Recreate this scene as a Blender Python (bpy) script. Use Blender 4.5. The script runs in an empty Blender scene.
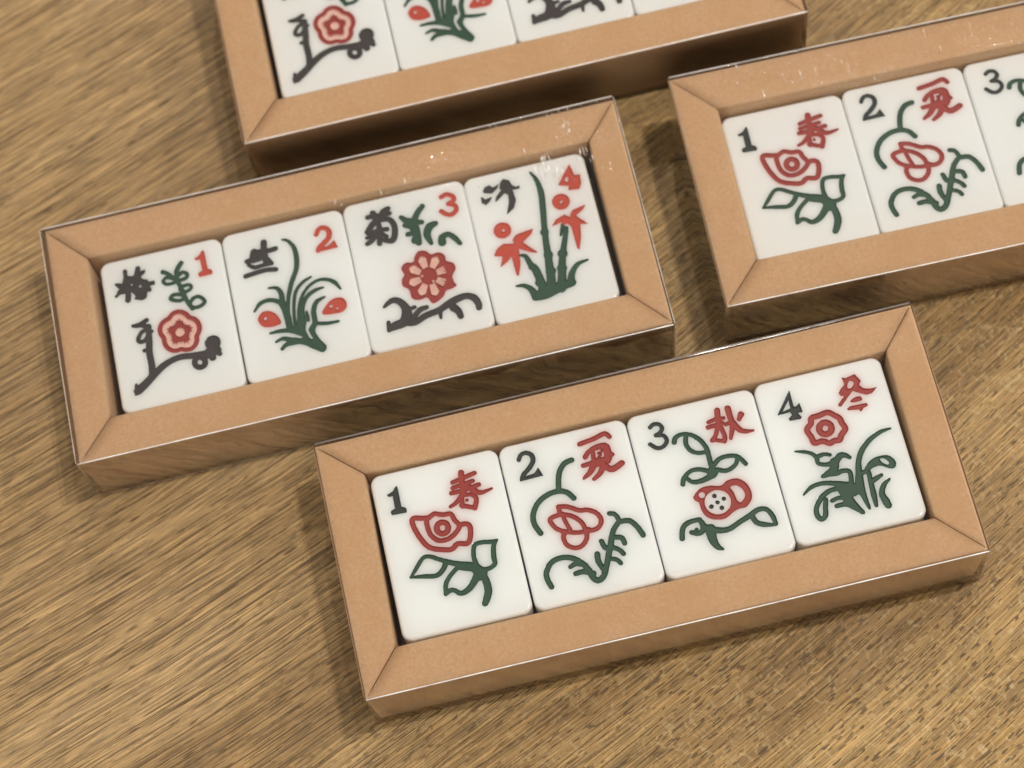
# Close-up of four kraft boxes of engraved flower and season game tiles under clear lids, on a wooden table.
import bpy, bmesh, math, random
import numpy as np
from mathutils import Vector, Matrix
random.seed(4); rng = np.random.default_rng(7)
MM = 0.001
scene = bpy.context.scene
COL = scene.collection

# ---------------------------------------------------------------- measured layout (millimetres)
HB = 20.41                       # height of a box
TW, TL, TH = 28.7, 38.6, 16.4    # a tile: width, length, thickness
TR = 2.3                         # rounding of a tile's edges
BOX = {                          # x, y, turn
 'front': (22.79, 163.17, .02312), 'left': (-30.69, 229.87, .01982),
 'right': (118.53, 232.53, -.00162), 'back': (17.68, 300.69, .02103)}
OUT = {                          # rim outer corners TL TR BR BL, then inner corners, in box coordinates
 'front': [(-67.9,29.4),(68.2,29.5),(68.1,-29.2),(-67.9,-29.6),(-58.2,20.3),(59.8,20.1),(59.1,-19.65),(-59.3,-19.7)],
 'left':  [(-67.6,29.6),(68.3,29.3),(68.2,-29.1),(-68.0,-29.8),(-58.64,20.0),(60.3,20.05),(60.1,-19.8),(-59.3,-20.2)],
 'right': [(-67.9,29.8),(68.0,29.6),(68.0,-29.6),(-67.8,-29.6),(-58.5,19.7),(59.6,20.0),(59.6,-19.8),(-58.7,-19.8)],
 'back':  [(-68.0,29.6),(68.0,29.6),(67.6,-29.7),(-67.8,-29.8),(-58.5,20.0),(59.6,20.0),(59.6,-19.8),(-58.5,-19.85)]}
DROP = {'front': .6, 'left': 2.2, 'right': 3.6, 'back': 3.2}   # tile tops below the rim

DESIGNS = {
'C1': [
 ('number','f',[[-882,1599],[-865,1558],[-869,1103],[-789,1065],[-768,996],[-786,945],[-1108,962],[-1122,1018],[-1098,1067],[-1012,1091],[-1005,1391],[-1109,1398],[-1120,1446],[-983,1497],[-909,1584]],0),
 ('character','l',[[341,1378],[852,1478]],84),
 ('character','l',[[315,1254],[773,1307]],81),
 ('character','s',[[263,1143],[527,1144],[889,1192]],84),
 ('character','s',[[569,1557],[550,1419],[522,1090]],112),
 ('character','s',[[633,1230],[466,1022],[317,899],[178,841]],[119,105,77,53]),
 ('character','s',[[676,1182],[788,1053],[917,998],[1154,1035]],[119,112,84,28]),
 ('character','l',[[466,1022],[439,783]],84),
 ('character','s',[[502,1028],[673,1007],[767,887],[695,682]],[77,70,84,91]),
 ('character','l',[[421,810],[684,696]],84),
 ('character','d',[[563,901,39]],0),
 ('flower','s',[[-338,703],[-506,738],[-655,775],[-711,693],[-667,460],[-565,196],[-442,29],[-236,-66],[-3,-117],[155,-28],[355,-70],[448,35],[499,261],[449,366],[296,386]],105),
 ('flower','c',[[-184,768],[-23,702],[147,678],[202,520],[277,365],[155,218],[-38,127],[-242,152],[-375,321],[-405,579],[-369,689],[-259,746]],98),
 ('flower','c',[[31,374],[-24,292],[-119,276],[-198,335],[-215,436],[-159,519],[-65,535],[14,475]],116),
 ('leaf','s',[[-993,-534],[-823,-347],[-654,-170],[-506,-160],[-335,-260],[-119,-387],[102,-493],[392,-594]],[41,83,83,83,89,103,124,138]),
 ('leaf','s',[[-991,-527],[-713,-574],[-446,-622],[-290,-541],[-183,-397]],[41,89,96,103,110]),
 ('leaf','s',[[56,-547],[-149,-696],[-281,-862],[-328,-1085]],[83,89,96,69]),
 ('leaf','s',[[-326,-1075],[-236,-1025],[-134,-1036],[-1,-1140],[183,-1085],[359,-912],[495,-728]],[83,103,89,103,124,151,151]),
 ('leaf','s',[[52,-564],[212,-629],[405,-699]],76),
 ('leaf','s',[[458,-610],[437,-387],[504,-155],[668,-122],[869,-158],[1012,-142]],[103,89,89,89,89,28]),
 ('leaf','s',[[1012,-142],[908,-266],[859,-491],[841,-669],[672,-743],[473,-705]],[28,96,103,96,89,124]),
 ('leaf','g',[[46,-428],[407,-525],[583,-677],[645,-838],[486,-962],[366,-878],[330,-724],[183,-600],[47,-588]],0),
 ('leaf','s',[[527,-773],[581,-1003],[582,-1220],[516,-1383],[453,-1483]],[138,151,158,145,124]),
],
'C2': [
 ('number','s',[[-1031,1556],[-953,1665],[-827,1677],[-731,1585],[-738,1447],[-858,1309],[-1007,1197],[-1063,1106]],[84,84,91,98,98,98,91,77]),
 ('number','f',[[-1119,1061],[-1096,1145],[-786,1163],[-660,1280],[-589,1071]],0),
 ('character','s',[[349,1582],[682,1628],[936,1687],[1025,1585]],[91,91,91,84]),
 ('character','s',[[398,1256],[522,1374],[724,1436],[911,1410],[935,1215]],[91,84,84,84,91]),
 ('character','l',[[929,1194],[981,1173]],91),
 ('character','l',[[595,1386],[562,1131]],77),
 ('character','l',[[878,1388],[865,1045]],98),
 ('character','l',[[560,1123],[906,1098]],98),
 ('character','s',[[673,1373],[778,1369],[768,1284],[696,1277],[744,1227],[682,1190]],32),
 ('character','l',[[309,1075],[552,1088]],84),
 ('character','s',[[570,1091],[436,900],[262,788]],[154,105,49]),
 ('character','s',[[756,987],[626,814],[468,713]],[126,98,63]),
 ('character','s',[[707,1074],[822,895],[931,840],[1145,924]],[140,119,126,112]),
 ('character','l',[[541,1042],[715,1035]],126),
 ('stem','s',[[94,1266],[-85,1222],[-231,1053],[-305,829],[-337,632]],112),
 ('stem','s',[[-63,395],[-172,556],[-348,631],[-597,613],[-859,469],[-1012,230],[-1027,13],[-946,-210]],112),
 ('flower','s',[[-436,283],[-253,243],[-10,92],[158,60],[337,-63],[396,-251],[273,-404],[62,-412]],96),
 ('flower','l',[[-428,288],[-442,110]],89),
 ('flower','c',[[-678,41],[-497,98],[-328,74],[-146,-39],[-14,-220],[18,-449],[-15,-587],[-149,-710],[-306,-714],[-453,-603],[-489,-430],[-449,-319],[-610,-160]],93),
 ('flower','s',[[-480,-274],[-258,-367],[-58,-404],[88,-375]],89),
 ('flower','s',[[-395,117],[-364,-76],[-299,-320]],83),
 ('leaf','s',[[605,-139],[718,-190],[774,-348]],96),
 ('leaf','s',[[784,-376],[985,-409],[1116,-582],[1195,-796]],110),
 ('leaf','s',[[769,-365],[594,-541],[478,-804],[389,-1000],[273,-1261],[150,-1483],[13,-1549],[-82,-1442],[-126,-1268],[-250,-1063],[-424,-920],[-653,-862],[-873,-915],[-1019,-1096],[-1039,-1254],[-991,-1446]],[96,110,124,124,117,124,124,124,124,110,110,110,110,110,110,110]),
 ('leaf','s',[[569,-688],[729,-740],[765,-877]],103),
 ('leaf','s',[[483,-896],[616,-992],[685,-1104]],96),
 ('leaf','s',[[389,-1138],[513,-1198],[576,-1294]],89),
 ('leaf','s',[[292,-712],[334,-869],[458,-926]],103),
 ('leaf','s',[[135,-972],[121,-1131],[183,-1346]],[117,117,96]),
 ('leaf','s',[[-493,-1110],[-356,-1072],[-167,-1149]],[89,103,103]),
 ('leaf','s',[[-417,-1285],[-234,-1284],[-49,-1378]],[103,110,124]),
 ('leaf','g',[[-363,-954],[-187,-1089],[-61,-1284],[-37,-1471],[-134,-1302],[-240,-1167],[-383,-1040]],0),
],
'C3': [
 ('number','s',[[-954,1587],[-864,1639],[-747,1609],[-703,1503],[-780,1409],[-876,1377]],84),
 ('number','s',[[-853,1371],[-712,1327],[-676,1193],[-773,1086],[-916,1078],[-1050,1203]],84),
 ('character','s',[[569,1610],[539,1428],[526,1204]],[112,112,119]),
 ('character','l',[[315,1383],[532,1430]],70),
 ('character','l',[[278,1268],[601,1290]],84),
 ('character','l',[[560,1403],[654,1398]],70),
 ('character','s',[[483,1215],[376,1035],[286,948]],77),
 ('character','s',[[547,1217],[577,982],[540,868]],84),
 ('character','l',[[305,966],[543,867]],70),
 ('character','s',[[805,1595],[806,1396],[804,1188],[692,896]],[119,112,105,56]),
 ('character','l',[[1051,1390],[977,1284]],[119,70]),
 ('character','l',[[667,1243],[844,1273]],70),
 ('character','s',[[846,1215],[927,1054],[1048,978],[1218,956]],[112,112,84,28]),
 ('leaf','s',[[-526,1117],[-469,1215],[-324,1257],[-129,1195],[37,1020],[119,818],[123,630],[121,368]],[105,98,84,91,98,98,105,105]),
 ('leaf','s',[[-237,1212],[-287,1017],[-221,838],[-69,743],[103,729]],[98,98,91,84,77]),
 ('leaf','s',[[147,361],[323,496],[538,515],[731,447],[853,247]],[98,91,91,91,91]),
 ('leaf','s',[[728,436],[622,276],[420,198],[228,266]],[84,84,91,105]),
 ('leaf','s',[[-586,125],[-517,271],[-338,382],[-132,366],[83,247]],[98,91,84,91,105]),
 ('leaf','s',[[-496,284],[-368,129],[-164,106],[97,169]],[77,91,105,140]),
 ('leaf','d',[[109,241,126]],0),
 ('flower','g',[[-422,-191],[-243,-63],[-30,-51],[199,-110],[359,-32],[569,-30],[729,-153],[801,-368],[769,-563],[616,-708],[458,-712],[307,-757],[108,-853],[-93,-828],[-273,-719],[-338,-538],[-350,-369],[-424,-294]],0),
 ('flower','Xg',[[319,-529],[226,-671],[63,-733],[-106,-690],[-218,-558],[-229,-388],[-136,-245],[26,-183],[196,-227],[308,-359]],0),
 ('flower','Xg',[[395,-190],[528,-187],[636,-307],[648,-458],[536,-577],[467,-522],[438,-330]],0),
 ('flower','Xd',[[-248,-217,69]],0),
 ('seed','d',[[9,-302,52],[189,-414,48],[38,-460,48],[-114,-521,52],[97,-604,52]],0),
 ('ground','s',[[-905,-1070],[-835,-851],[-681,-751],[-435,-740]],[110,103,103,90]),
 ('ground','s',[[-435,-740],[-362,-927],[-154,-1061],[110,-1110],[378,-1014],[608,-933],[841,-839],[1007,-870],[1101,-1033],[1128,-1241]],[90,117,138,110,103,110,103,97,103,83]),
 ('ground','s',[[676,-936],[735,-1105],[884,-1194],[1122,-1262]],[110,110,110,41]),
 ('ground','s',[[-264,-1015],[-273,-1249],[-216,-1428],[-114,-1515]],[228,179,124,41]),
 ('ground','s',[[-402,-815],[-410,-978],[-531,-1045],[-672,-984]],[103,124,97,97]),
 ('ground','d',[[-559,-951,48]],0),
],
'C4': [
 ('number','f',[[-678,1636],[-687,1226],[-613,1238],[-545,1292],[-530,1064],[-639,1077],[-582,964],[-605,921],[-854,936],[-862,998],[-770,1050],[-794,1132],[-1085,1124]],0),
 ('number','Xf',[[-764,1398],[-770,1217],[-945,1186]],0),
 ('character','f',[[509,1650],[583,1600],[802,1647],[889,1468],[826,1369],[898,1274],[1044,1229],[1186,1230],[1048,1121],[923,1115],[756,1212],[652,1280],[513,1164],[322,985],[265,996],[269,1048],[455,1206],[372,1227],[348,1302],[415,1380],[528,1465]],0),
 ('character','Xg',[[666,1518],[729,1452],[656,1356],[571,1366],[605,1464]],0),
 ('character','g',[[546,1053],[658,1115],[780,1106],[801,1033],[751,1007],[577,1014]],0),
 ('character','f',[[420,895],[503,938],[870,927],[887,866],[771,828],[697,756],[670,820],[445,859]],0),
 ('flower','c',[[-12,923],[110,831],[205,731],[226,605],[262,460],[141,341],[70,239],[-43,249],[-156,218],[-290,305],[-473,303],[-498,441],[-551,631],[-430,762],[-383,882],[-217,897]],120),
 ('flower','c',[[-24,541],[-89,456],[-192,441],[-274,504],[-286,608],[-222,693],[-118,708],[-36,645]],130),
 ('leaf','s',[[1205,225],[970,199],[689,72],[456,-130],[328,-358],[269,-603],[217,-848]],[35,83,97,111,111,139,208]),
 ('leaf','g',[[437,-505],[634,-362],[851,-335],[1012,-384],[1100,-537],[1058,-656],[948,-665],[755,-549],[577,-563],[415,-640]],0),
 ('leaf','Xg',[[795,-410],[880,-417],[956,-518],[924,-566],[837,-507]],0),
 ('leaf','s',[[-934,219],[-756,165],[-603,85],[-522,-29],[-516,-172],[-344,-242],[-166,-232],[-32,-124],[74,-122],[172,-206]],[28,69,76,90,83,90,139,139,111,76]),
 ('leaf','s',[[-520,-22],[-346,1],[-226,-45]],[97,83,69]),
 ('leaf','s',[[-173,-230],[-241,-398],[-405,-460],[-509,-486]],[194,180,125,69]),
 ('leaf','s',[[-405,-460],[-204,-490],[-58,-467],[78,-517],[68,-699],[10,-869]],[97,104,97,90,97,104]),
 ('leaf','s',[[-1018,-792],[-808,-661],[-558,-636],[-298,-702],[-50,-810],[100,-892]],[28,83,90,104,152,173]),
 ('leaf','g',[[-297,-699],[128,-796],[294,-702],[301,-980],[297,-1420],[230,-1410],[149,-1089],[79,-1089],[0,-1124],[141,-1483],[79,-1518],[-13,-1414],[-201,-1220],[-256,-986],[-298,-828]],0),
 ('leaf','s',[[-169,-861],[-404,-831],[-638,-926],[-822,-1136],[-856,-1310],[-792,-1418],[-688,-1353],[-640,-1182],[-586,-1012]],[97,97,104,97,104,104,104,97,90]),
 ('leaf','s',[[-463,-1069],[-290,-1044],[-97,-1100]],[83,83,104]),
 ('leaf','s',[[-399,-1210],[-199,-1214],[-49,-1296],[100,-1480]],[90,104,152,90]),
 ('leaf','s',[[318,-615],[462,-622],[457,-836],[440,-1163],[425,-1408]],[97,97,97,118,69]),
 ('leaf','Xs',[[363,-701],[330,-1061],[336,-1430]],[55,69,69]),
 ('leaf','Xs',[[83,-1101],[187,-1465]],[42,42]),
 ('leaf','s',[[496,-845],[721,-763]],[118,69]),
 ('leaf','s',[[864,-895],[714,-993],[618,-1171],[652,-1364],[673,-1460]],[42,97,118,159,145]),
],
'A1': [
 ('number','f',[[1000,1696],[1021,1645],[1030,1203],[1112,1162],[1127,1097],[1108,1048],[812,1042],[797,1112],[823,1154],[908,1181],[902,1482],[791,1482],[777,1535],[902,1593],[959,1673]],0),
 ('character','f',[[-907,1645],[-854,1673],[-807,1620],[-820,1484],[-677,1447],[-600,1661],[-538,1678],[-495,1622],[-517,1529],[-402,1549],[-399,1475],[-524,1384],[-475,1314],[-377,1281],[-361,1219],[-224,1217],[-225,1115],[-352,1107],[-316,1004],[-353,957],[-424,975],[-479,814],[-593,790],[-748,862],[-712,926],[-790,1068],[-845,826],[-916,799],[-969,858],[-929,1050],[-1050,1061],[-1160,991],[-1194,1032],[-1065,1207],[-1154,1352],[-1096,1366],[-974,1319],[-914,1475]],0),
 ('character','Xd',[[-567,1150,27],[-757,1239,23]],0),
 ('character','Xs',[[-796,1029],[-733,960]],27),
 ('leaf','s',[[450,1503],[321,1323],[301,1083],[370,821],[433,521],[532,294]],[99,99,91,83,83,91]),
 ('leaf','s',[[4,1376],[130,1282],[266,1092]],[99,76,83]),
 ('leaf','c',[[-28,1147],[64,1217],[234,1121],[214,1044],[38,1052]],68),
 ('leaf','s',[[337,1074],[499,1094],[541,1193],[448,1258],[339,1204]],76),
 ('leaf','c',[[344,889],[533,914],[585,827],[470,755],[348,798]],68),
 ('leaf','c',[[78,652],[136,739],[316,713],[392,613],[256,566]],76),
 ('leaf','c',[[491,426],[583,544],[732,551],[832,399],[711,309],[547,322]],76),
 ('petal','g',[[578,-317],[515,-411],[495,-532],[430,-633],[329,-687],[214,-683],[110,-641],[-1,-651],[-111,-609],[-194,-517],[-233,-395],[-235,-275],[-284,-160],[-288,-32],[-238,80],[-147,152],[-43,185],[38,266],[147,303],[262,279],[356,201],[422,100],[521,35],[591,-70],[612,-197]],0),
 ('flower','c',[[578,-317],[515,-411],[495,-532],[430,-633],[329,-687],[214,-683],[110,-641],[-1,-651],[-111,-609],[-194,-517],[-233,-395],[-235,-275],[-284,-160],[-288,-32],[-238,80],[-147,152],[-43,185],[38,266],[147,303],[262,279],[356,201],[422,100],[521,35],[591,-70],[612,-197]],89),
 ('flower','f',[[349,-266],[399,-315],[316,-307],[377,-381],[315,-368],[365,-468],[301,-440],[315,-535],[247,-464],[233,-533],[184,-433],[160,-498],[137,-409],[96,-492],[84,-424],[16,-502],[17,-428],[-59,-467],[-24,-377],[-88,-380],[-19,-302],[-84,-294],[-15,-247],[-102,-225],[-47,-195],[-140,-143],[-75,-125],[-137,-54],[-46,-69],[-72,-2],[20,-54],[3,16],[69,-44],[57,53],[102,3],[114,114],[153,50],[192,133],[212,34],[260,79],[248,-32],[303,4],[274,-82],[354,-43],[327,-104],[427,-88],[385,-145],[471,-165],[392,-211],[448,-251]],0),
 ('petal','d',[[156,-218,108]],0),
 ('branch','s',[[-1006,-1412],[-784,-1263],[-536,-1069],[-255,-902],[47,-832],[369,-869],[656,-894]],[179,164,149,127,119,127,149]),
 ('branch','l',[[-1030,-1260],[-1065,-1487]],45),
 ('branch','s',[[-638,-1142],[-607,-873],[-613,-554],[-572,-246],[-536,106]],[134,127,127,127,104]),
 ('branch','d',[[-716,-469,52],[-485,-36,48]],0),
 ('branch','s',[[-545,48],[-719,-8],[-816,-164],[-761,-238],[-659,-216],[-569,-106]],75),
 ('branch','s',[[-888,203],[-743,190],[-555,271]],[52,104,82]),
 ('branch','l',[[-725,194],[-522,82]],89),
 ('branch','d',[[847,-664,186],[747,-897,142],[896,-875,119],[787,-1026,82],[963,-975,56],[650,-932,97]],0),
 ('branch','c',[[601,-1098],[552,-1175],[462,-1190],[384,-1133],[363,-1038],[412,-961],[502,-946],[580,-1003]],104),
],
'A2': [
 ('number','s',[[750,1415],[837,1541],[967,1540],[1050,1431],[1020,1274],[882,1154],[758,1067],[715,996]],[91,91,98,106,106,106,98,83]),
 ('number','f',[[669,967],[701,1057],[968,1061],[1131,1175],[1180,972]],0),
 ('character','s',[[-474,1535],[-508,1284],[-505,1058]],[121,129,129]),
 ('character','s',[[-237,1308],[-432,1297],[-740,1337]],[98,98,114]),
 ('character','l',[[-731,1343],[-798,1155]],151),
 ('character','s',[[-939,1151],[-719,1142],[-547,1171]],[91,114,114]),
 ('character','s',[[-919,1056],[-789,956],[-604,960],[-390,958]],[61,83,76,68]),
 ('character','d',[[-620,1240,57]],0),
 ('character','l',[[-452,1085],[-390,958]],76),
 ('character','s',[[-1033,787],[-778,814],[-554,825],[-321,784]],91),
 ('leaf','s',[[-44,1492],[75,1432],[185,1226],[197,935],[136,664],[-2,415],[-98,197],[-175,-26],[-235,-293],[-278,-683]],[30,61,91,106,98,98,91,76,83,98]),
 ('leaf','s',[[-988,-137],[-831,23],[-604,57],[-402,-40],[-319,-190],[-274,-443],[-271,-725]],[37,82,90,97,127,149,134]),
 ('leaf','s',[[-568,360],[-392,314],[-312,151],[-323,-109]],[30,75,104,119]),
 ('leaf','s',[[432,391],[212,298],[32,122],[-60,-137],[-117,-444],[-139,-759]],[37,67,67,60,60,75]),
 ('leaf','s',[[1040,-80],[947,106],[787,229],[573,265],[334,165],[150,-30],[37,-283],[-27,-588],[-52,-822]],[30,90,75,60,60,67,67,75,90]),
 ('leaf','s',[[663,59],[456,32],[252,-77],[125,-266],[71,-493],[49,-768],[62,-1090]],[30,82,82,82,90,134,187]),
 ('leaf','s',[[654,-182],[436,-266],[333,-481],[314,-757],[209,-929],[236,-1135],[366,-1407]],[30,97,104,104,134,149,172]),
 ('leaf','s',[[842,-861],[582,-846],[304,-774]],[45,75,75]),
 ('leaf','s',[[176,-440],[155,-635],[60,-811]],[30,104,127]),
 ('leaf','s',[[-731,-765],[-498,-766],[-252,-818],[-22,-957]],[37,82,104,112]),
 ('leaf','s',[[-640,-1008],[-462,-967],[-261,-1066],[13,-1157],[207,-1287],[360,-1438]],[37,82,127,164,209,149]),
 ('leaf','s',[[-536,-1214],[-419,-1133],[-199,-1122]],[67,90,112]),
 ('leaf','g',[[-320,-692],[41,-814],[111,-1023],[325,-1238],[456,-1371],[414,-1499],[281,-1473],[134,-1288],[-98,-1168],[0,-1034],[-124,-915]],0),
 ('leaf','Xs',[[-306,-915],[-73,-1032]],[45,52]),
 ('leaf','Xs',[[151,-714],[105,-902],[166,-1117]],[52,60,52]),
 ('berry','g',[[-940,-343],[-816,-202],[-654,-216],[-512,-342],[-442,-560],[-579,-613],[-794,-589],[-906,-500]],0),
 ('berry','g',[[521,-590],[673,-368],[873,-279],[1048,-325],[1105,-501],[1006,-636],[802,-651]],0),
 ('berry','Xd',[[-774,-374,37],[748,-456,37],[878,-542,26]],0),
],
'A3': [
 ('number','s',[[874,1593],[1012,1632],[1136,1545],[1136,1441],[998,1382]],91),
 ('number','s',[[1015,1377],[1146,1293],[1139,1171],[1012,1092],[893,1144],[801,1238]],91),
 ('character','s',[[-383,1621],[-524,1562],[-552,1382]],[91,106,106]),
 ('character','s',[[-887,1511],[-631,1494],[-382,1492]],98),
 ('character','l',[[-749,1591],[-714,1445]],114),
 ('character','s',[[-794,1321],[-636,1371],[-420,1340],[-329,1159],[-362,920],[-455,788],[-628,845]],[129,106,106,114,121,121,83]),
 ('character','s',[[-704,1401],[-862,1256],[-977,1141]],[136,129,83]),
 ('character','s',[[-949,1093],[-685,1119],[-511,1103]],91),
 ('character','s',[[-674,1269],[-692,1047],[-744,781]],[98,114,98]),
 ('character','s',[[-759,1023],[-913,898],[-1015,851]],98),
 ('character','l',[[-650,1015],[-556,929]],83),
 ('character','l',[[-1005,996],[-877,992]],61),
 ('leaf','s',[[397,1476],[244,1321],[134,1142]],[114,121,151]),
 ('leaf','s',[[-135,1316],[26,1158],[306,1077]],[91,151,106]),
 ('leaf','s',[[10,1174],[116,961],[138,577]],[167,212,136]),
 ('leaf','l',[[-65,851],[110,839]],106),
 ('leaf','l',[[-80,1094],[71,1014]],114),
 ('leaf','d',[[74,663,98]],0),
 ('leaf','s',[[608,965],[457,914],[368,731],[416,493]],[114,174,159,83]),
 ('leaf','s',[[665,449],[690,574],[840,621],[962,495],[1056,327]],[174,151,114,121,91]),
 ('flower','g',[[-24,251],[91,364],[250,331],[355,214],[523,224],[648,118],[655,-26],[800,-124],[824,-273],[718,-428],[721,-590],[762,-690],[616,-745],[504,-756],[403,-891],[162,-998],[52,-821],[-133,-834],[-281,-756],[-308,-528],[-429,-396],[-415,-238],[-340,-135],[-379,37],[-265,150],[-86,124]],0),
 ('petal','d',[[126,165,56],[173,150,45],[85,135,45]],0),
 ('petal','l',[[68,112],[115,-81]],[48,22]),
 ('petal','l',[[131,129],[160,-67]],[48,22]),
 ('petal','l',[[196,134],[207,-64]],[48,22]),
 ('petal','d',[[443,80,56],[468,32,45],[395,91,45]],0),
 ('petal','l',[[369,88],[279,-84]],[48,22]),
 ('petal','l',[[424,51],[320,-110]],[48,22]),
 ('petal','l',[[474,4],[355,-145]],[48,22]),
 ('petal','l',[[567,-164],[394,-214]],[27,22]),
 ('petal','l',[[582,-234],[406,-265]],[27,22]),
 ('petal','l',[[587,-306],[409,-317]],[27,22]),
 ('petal','l',[[546,-496],[392,-396]],[27,22]),
 ('petal','l',[[513,-557],[369,-441]],[27,22]),
 ('petal','l',[[471,-611],[337,-479]],[27,22]),
 ('petal','d',[[263,-764,56],[216,-750,45],[304,-735,45]],0),
 ('petal','l',[[321,-713],[275,-522]],[48,22]),
 ('petal','l',[[258,-729],[229,-535]],[48,22]),
 ('petal','l',[[194,-734],[183,-537]],[48,22]),
 ('petal','d',[[-52,-680,56],[-77,-633,45],[-4,-691,45]],0),
 ('petal','l',[[22,-689],[111,-518]],[48,22]),
 ('petal','l',[[-34,-652],[70,-493]],[48,22]),
 ('petal','l',[[-83,-605],[35,-458]],[48,22]),
 ('petal','d',[[-224,-374,56],[-211,-322,45],[-197,-419,45]],0),
 ('petal','l',[[-176,-438],[-4,-388]],[48,22]),
 ('petal','l',[[-192,-369],[-16,-338]],[48,22]),
 ('petal','l',[[-198,-297],[-19,-286]],[48,22]),
 ('petal','d',[[-151,-24,56],[-108,3,45],[-160,-77,45]],0),
 ('petal','l',[[-158,-106],[-2,-207]],[48,22]),
 ('petal','l',[[-125,-45],[21,-162]],[48,22]),
 ('petal','l',[[-83,10],[52,-123]],[48,22]),
 ('petal','d',[[49,-264,30],[273,-455,30]],0),
 ('branch','s',[[-948,-806],[-763,-701],[-607,-741],[-486,-924],[-483,-1125],[-589,-1290],[-778,-1329],[-913,-1366]],[52,112,127,164,224,209,186,127]),
 ('branch','l',[[-929,-1211],[-954,-1411]],67),
 ('branch','s',[[-555,-1306],[-348,-1359],[-73,-1258],[229,-1203],[468,-1108],[703,-1028],[926,-1005],[1090,-1095],[1156,-1264],[1149,-1362]],[134,127,127,127,149,149,127,149,127,112]),
 ('branch','l',[[-273,-987],[-460,-1011]],67),
 ('branch','s',[[-3,-1056],[-184,-1089],[-363,-1255]],[75,112,89]),
 ('branch','l',[[266,-1237],[256,-1394]],[89,37]),
 ('branch','s',[[590,-1219],[675,-1333],[702,-1468]],[171,134,112]),
],
'A4': [
 ('number','f',[[1068,1696],[1115,1390],[1245,1376],[1222,1152],[1148,1014],[898,1052],[947,1151],[698,1230]],0),
 ('number','Xd',[[912,1319,42],[941,1361,30]],0),
 ('character','f',[[-1023,1537],[-960,1621],[-843,1644],[-779,1564],[-634,1617],[-685,1518],[-837,1420],[-1010,1479]],0),
 ('character','f',[[-1100,1407],[-999,1310],[-844,1339],[-928,1228],[-1031,1164],[-1110,1244]],0),
 ('character','f',[[-510,1722],[-376,1652],[-342,1522],[-256,1444],[-170,1463],[-187,1384],[-350,1390],[-331,1110],[-424,927],[-615,801],[-494,1112],[-475,1294],[-554,1357],[-690,1248],[-804,1183],[-758,1308],[-606,1455],[-643,1506],[-591,1639]],0),
 ('flower','d',[[-804,434,204],[665,802,204]],0),
 ('flower','Xd',[[-780,428,34],[679,798,30],[653,781,26]],0),
 ('flower','f',[[-631,138],[-526,245],[-108,298],[-192,173],[-422,21],[-124,-332],[-310,-262],[-540,-111],[-592,-504],[-692,-782],[-732,-751],[-743,-261],[-864,-359],[-1042,-467],[-940,-209],[-1129,-151],[-1019,16],[-854,95],[-653,41],[-604,61]],0),
 ('flower','f',[[797,415],[866,521],[1195,586],[1109,485],[912,372],[991,269],[1142,97],[960,137],[906,-168],[801,-487],[761,-456],[753,118],[684,219],[571,208],[554,295],[321,242],[446,385],[667,462],[783,357]],0),
 ('stem','s',[[143,1727],[240,1499],[273,1156],[225,754],[163,358],[136,159],[98,-117],[72,-436],[36,-752],[9,-1027],[-49,-1294]],[30,83,129,129,121,129,129,151,174,189,227]),
 ('stem','d',[[121,143,102],[79,-438,110],[42,-854,121]],0),
 ('stem','s',[[629,110],[507,-226],[409,-485],[330,-748],[250,-1091],[179,-1314]],[91,113,136,159,182,227]),
 ('stem','l',[[571,208],[464,-30]],[83,38]),
 ('stem','d',[[401,-491,117],[307,-844,117]],0),
 ('stem','s',[[-550,-284],[-431,-344],[-369,-555],[-289,-718],[-234,-1036],[-218,-1282]],[37,90,120,164,172,224]),
 ('stem','d',[[-352,-641,82],[-277,-1065,97]],0),
 ('stem','s',[[-803,-1015],[-622,-1054],[-488,-1190],[-424,-1388]],[30,90,127,187]),
 ('stem','s',[[921,-787],[671,-839],[498,-1027],[421,-1249]],[30,90,127,187]),
 ('stem','g',[[-476,-1294],[-222,-1220],[-54,-1284],[120,-1161],[512,-1200],[496,-1329],[270,-1378],[-23,-1461],[-232,-1502],[-478,-1462]],0),
],
}

# ---------------------------------------------------------------- materials
def new_mat(name):
    m = bpy.data.materials.new(name); m.use_nodes = True
    nt = m.node_tree; nt.nodes.clear()
    out = nt.nodes.new('ShaderNodeOutputMaterial')
    return m, nt, out
def N(nt, t, **k):
    n = nt.nodes.new(t)
    for a, v in k.items():
        if a in n.inputs.keys(): n.inputs[a].default_value = v
        else: setattr(n, a, v)
    return n
def L(nt, a, b): nt.links.new(a, b)
def math_(nt, op, a, b=None, c=None):
    n = nt.nodes.new('ShaderNodeMath'); n.operation = op
    for i, v in enumerate((a, b, c)):
        if v is None: continue
        if isinstance(v, (int, float)): n.inputs[i].default_value = v
        else: nt.links.new(v, n.inputs[i])
    return n.outputs[0]
def ramp(nt, fac, stops):
    n = nt.nodes.new('ShaderNodeValToRGB'); e = n.color_ramp.elements
    while len(e) < len(stops): e.new(.5)
    for i, (p, c) in enumerate(stops):
        e[i].position = p; e[i].color = (*c, 1) if len(c) == 3 else c
    L(nt, fac, n.inputs[0]); return n.outputs[0]
def noise(nt, vec, scale, detail=4, rough=.55, dist=0):
    n = nt.nodes.new('ShaderNodeTexNoise'); n.inputs['Scale'].default_value = scale
    n.inputs['Detail'].default_value = detail; n.inputs['Roughness'].default_value = rough
    n.inputs['Distortion'].default_value = dist; L(nt, vec, n.inputs['Vector']); return n.outputs['Fac']
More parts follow.
